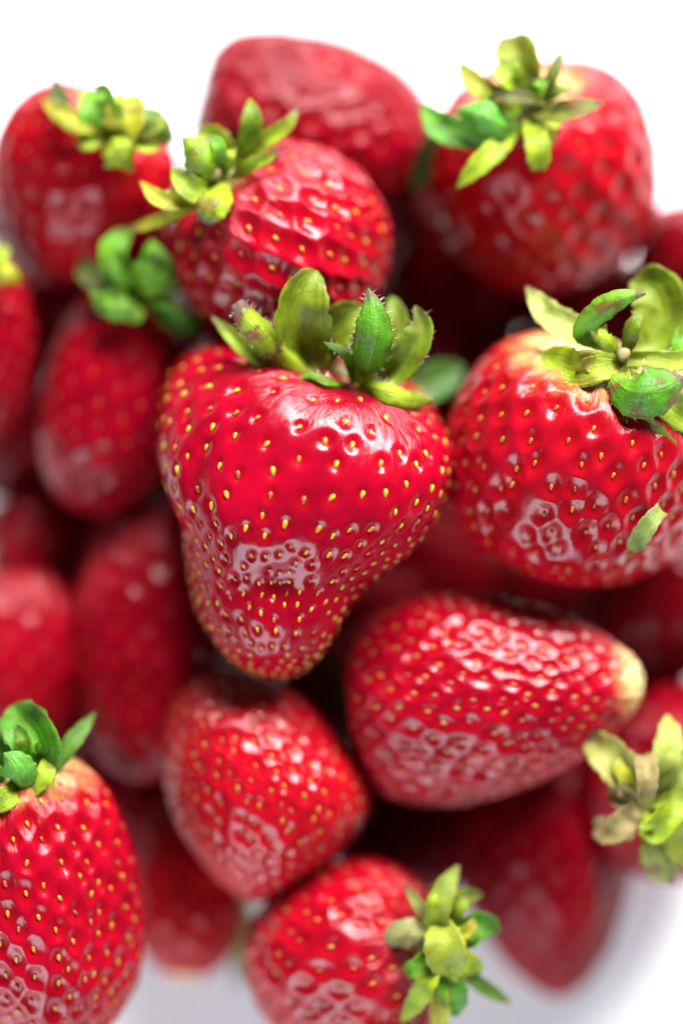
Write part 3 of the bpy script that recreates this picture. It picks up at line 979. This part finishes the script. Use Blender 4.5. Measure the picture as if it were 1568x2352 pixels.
bO = berry('dark blurred strawberry deep between the lower left one and the wedge shaped one',
           (450, 1800, 46), (425, 2250, 40), 300, 'egg', 130, MID, sid=15, gloss=(0.9, 0.0, 0.5), warm=0.3, pale1=.10)
cx = calyx(bO, (560, 2060, 40), 0.0015, (562, 2075, 40))
leaf(cx, [(560, 2070, 40), (568, 2130, 42), (562, 2190, 44), (545, 2265, 48)], 44, (.16, .22, .03), 0.2)

bP = berry('strawberry at the bottom edge with a star of yellow green leaves on its right side',
           (985, 2175, 18), (590, 2240, 30), 480, 'round', 240, NEAR, sid=16, warm=0.1, seed_scale=0.67, single=True, seed_tint=(0.6, 0.25, 0.3), seed_k=.42, seed_cap=1.5, pit_depth=.42, pale0=.1)
cx = calyx(bP, (1003, 2178, 13), 0.0030, (1012, 2180, 9))
leaf(cx, [(1000, 2185, 12), (1000, 2120, 8), (1015, 2055, 8), (1052, 1988, 11)], 52, (.30, .40, .03), 0.3, cup=.2)
leaf(cx, [(1010, 2170, 12), (1035, 2100, 9), (1065, 2062, 9), (1108, 2056, 12)], 42, OLIVE, 0.2)
leaf(cx, [(1010, 2180, 12), (1060, 2150, 10), (1105, 2125, 10), (1148, 2142, 12)], 60, GREEN, 0.1, shape='lance')
leaf(cx, [(1000, 2175, 11), (960, 2152, 7), (920, 2150, 7), (868, 2172, 9)], 64, (.35, .34, .12), 0.4, cup=-.2, shape='lance')
leaf(cx, [(1000, 2185, 11), (985, 2240, 7), (958, 2295, 8), (922, 2350, 10)], 44, LIME, 0.1)
leaf(cx, [(1005, 2185, 11), (1028, 2240, 9), (1042, 2290, 9), (1048, 2335, 11)], 58, GREEN, 0.2, shape='lance')
leaf(cx, [(1015, 2190, 12), (1070, 2236, 11), (1115, 2270, 12), (1174, 2306, 15)], 30, (.14, .3, .02), 0.3)
leaf(cx, [(990, 2180, 11), (975, 2110, 8), (955, 2070, 9), (928, 2030, 12)], 26, (.25, .26, .04), 0.5)
leaf(cx, [(1010, 2120, 9), (1018, 2160, 6), (1025, 2200, 6), (1035, 2245, 8)], 84, (.38, .46, .03), 0.15, cup=.15, shape='lance')
leaf(cx, [(990, 2190, 10), (965, 2215, 7), (950, 2225, 7), (925, 2228, 9)], 40, BRIGHT, 0.1)
leaf(cx, [(1010, 2175, 11), (1050, 2195, 9), (1080, 2215, 9), (1102, 2238, 11)], 44, LIME, 0.2)
leaf(cx, [(1000, 2200, 11), (1005, 2270, 9), (1010, 2330, 10), (1008, 2400, 13)], 40, YELLOW, 0.2)
more_sepals(cx, (1005, 2180, 11), [(80, 140, 30, LIME, 4), (45, 110, 30, YELLOW, 3), (10, 110, 30, BRIGHT, 3), (320, 100, 30, LIME, 3), (250, 120, 30, YELLOW, 3), (150, 100, 26, OLIVE, 3)])

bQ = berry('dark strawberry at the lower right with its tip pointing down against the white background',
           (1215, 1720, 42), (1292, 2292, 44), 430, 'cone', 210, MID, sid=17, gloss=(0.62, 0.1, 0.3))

bR = berry('strawberry cut by the right edge near the bottom, with dry beige and lime leaves',
           (1505, 1830, 24), (1590, 1760, 56), 460, 'blunt', 170, MID, sid=18, gloss=(0.75, 0.05, 0.6), pale0=.12)
cx = calyx(bR, (1480, 1850, 15), 0.0032, (1470, 1855, 11))
leaf(cx, [(1480, 1835, 14), (1440, 1785, 10), (1395, 1735, 10), (1348, 1692, 13)], 80, (.42, .42, .08), 0.9, cup=.25, shape='oval')
leaf(cx, [(1500, 1835, 14), (1520, 1770, 10), (1535, 1700, 10), (1532, 1644, 13)], 60, PALE, 0.1, cup=.3)
leaf(cx, [(1480, 1845, 8), (1484, 1810, 6), (1484, 1775, 6), (1476, 1738, 9)], 46, BEIGE, 0.2, cup=.4, shape='blunt')
leaf(cx, [(1475, 1855, 13), (1440, 1880, 9), (1405, 1905, 9), (1366, 1900, 12)], 56, BEIGE, 0.2, cup=.2, shape='blunt')
leaf(cx, [(1475, 1850, 12), (1430, 1840, 10), (1412, 1830, 11), (1402, 1815, 13)], 34, BEIGE, 0.2)
leaf(cx, [(1490, 1860, 12), (1500, 1910, 7), (1540, 1870, 6), (1590, 1820, 9)], 56, LIME, 0.3, cup=.2)
leaf(cx, [(1495, 1870, 12), (1510, 1930, 9), (1525, 1985, 10), (1545, 2034, 14)], 88, (.32, .36, .05), 0.8, cup=-.2, shape='oval')
leaf(cx, [(1490, 1860, 13), (1535, 1900, 9), (1575, 1945, 10), (1620, 1990, 14)], 80, (.36, .44, .05), 0.5, shape='oval')
leaf(cx, [(1500, 1840, 13), (1545, 1800, 10), (1575, 1770, 10), (1610, 1740, 14)], 60, (.40, .50, .08), 0.2)
more_sepals(cx, (1482, 1850, 12), [(110, 130, 36, YELLOW, 4), (160, 90, 30, BEIGE, 3), (70, 120, 36, LIME, 4), (250, 90, 34, BEIGE, 3), (300, 120, 40, LIME, 3), (20, 110, 36, LIME, 3)])

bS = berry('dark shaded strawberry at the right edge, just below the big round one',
           (1620, 1250, 46), (1400, 1580, 46), 400, 'cone', 170, MID, sid=19, gloss=(0.55, 0.05, 0.5))  # skin colour dimmed to stand for its shade
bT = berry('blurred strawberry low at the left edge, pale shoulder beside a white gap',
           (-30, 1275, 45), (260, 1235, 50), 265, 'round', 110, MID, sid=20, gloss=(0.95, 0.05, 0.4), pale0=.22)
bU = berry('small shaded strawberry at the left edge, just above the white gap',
           (60, 900, 46), (20, 1135, 54), 260, 'round', 110, MID, sid=21, gloss=(0.5, 0.1, 0.3))  # shade partly put into the skin colour
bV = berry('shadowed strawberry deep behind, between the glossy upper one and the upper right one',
           (1010, 420, 58), (1060, 860, 64), 420, 'round', 150, MID, sid=22, gloss=(0.5, 0.1, 0.3))  # skin colour lowered to carry the deep shade
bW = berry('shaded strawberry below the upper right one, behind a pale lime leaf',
           (1420, 580, 56), (1300, 880, 60), 330, 'round', 130, MID, sid=23, gloss=(0.5, 0.1, 0.3))  # colour scaled down as painted shade

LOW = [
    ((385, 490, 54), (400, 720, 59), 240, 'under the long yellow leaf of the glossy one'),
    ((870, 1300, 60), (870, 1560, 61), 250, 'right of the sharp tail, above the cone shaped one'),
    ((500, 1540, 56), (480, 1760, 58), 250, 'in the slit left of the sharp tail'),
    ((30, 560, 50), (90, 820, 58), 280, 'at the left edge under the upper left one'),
    ((105, 700, 56), (70, 1010, 60), 230, 'in the dark slit left of the dark red one'),   # the lowest layer, skin darkened to paint gap shade, holding up the rest
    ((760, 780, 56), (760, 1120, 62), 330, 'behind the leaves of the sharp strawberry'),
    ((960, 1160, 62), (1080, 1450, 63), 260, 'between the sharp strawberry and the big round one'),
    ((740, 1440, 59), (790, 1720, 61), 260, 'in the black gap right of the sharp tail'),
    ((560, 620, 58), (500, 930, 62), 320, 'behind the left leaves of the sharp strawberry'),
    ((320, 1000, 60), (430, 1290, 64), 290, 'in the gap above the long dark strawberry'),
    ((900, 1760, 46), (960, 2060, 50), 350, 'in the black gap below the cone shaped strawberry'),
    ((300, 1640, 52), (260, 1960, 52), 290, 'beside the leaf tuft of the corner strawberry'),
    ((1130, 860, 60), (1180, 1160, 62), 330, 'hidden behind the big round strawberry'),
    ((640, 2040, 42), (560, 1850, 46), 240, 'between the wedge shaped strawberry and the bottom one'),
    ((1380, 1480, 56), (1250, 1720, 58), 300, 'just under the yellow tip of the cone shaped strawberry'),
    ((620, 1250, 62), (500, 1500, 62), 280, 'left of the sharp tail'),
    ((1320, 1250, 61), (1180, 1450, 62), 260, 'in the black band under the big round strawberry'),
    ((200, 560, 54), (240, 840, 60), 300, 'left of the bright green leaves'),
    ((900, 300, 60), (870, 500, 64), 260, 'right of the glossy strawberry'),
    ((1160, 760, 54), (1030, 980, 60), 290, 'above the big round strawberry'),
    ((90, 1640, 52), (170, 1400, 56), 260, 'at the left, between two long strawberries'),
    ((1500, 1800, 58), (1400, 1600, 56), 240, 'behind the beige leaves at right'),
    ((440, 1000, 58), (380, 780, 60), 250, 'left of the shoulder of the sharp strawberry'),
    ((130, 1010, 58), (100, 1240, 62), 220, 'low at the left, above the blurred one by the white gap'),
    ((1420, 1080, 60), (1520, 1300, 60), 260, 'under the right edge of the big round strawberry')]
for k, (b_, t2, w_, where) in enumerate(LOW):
    berry('deeply shadowed strawberry ' + where, b_, t2, w_, 'round', 100, (70, 110), sid=40 + k, gloss=(0.45, 0.1, 0.25),  # skin colour darkened to deepen the shade in the gaps
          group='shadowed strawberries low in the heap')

# a loose piece of leaf stuck to the big round strawberry
lf = leaf(None, [(1517, 1172, 3), (1495, 1195, 1.5), (1470, 1232, 2), (1450, 1266, 4.5)], 40, (.30, .40, .10), 0.3, name='leaf_fragment', shape='strap')
lf['label'] = 'loose pale green scrap of leaf stuck low on the big round strawberry at right'
lf['category'] = 'leaf'
lf = leaf(None, [(340, 1148, 44), (310, 1152, 43), (275, 1156, 43), (240, 1162, 45)], 34, (.10, .24, .02), 0.1, name='leaf_fragment')
lf['label'] = 'small dim green leaf deep in the gap above the long dark strawberry'
lf['category'] = 'leaf'
for o in bpy.data.objects:
    if '_origin' in o:
        del o['_origin']
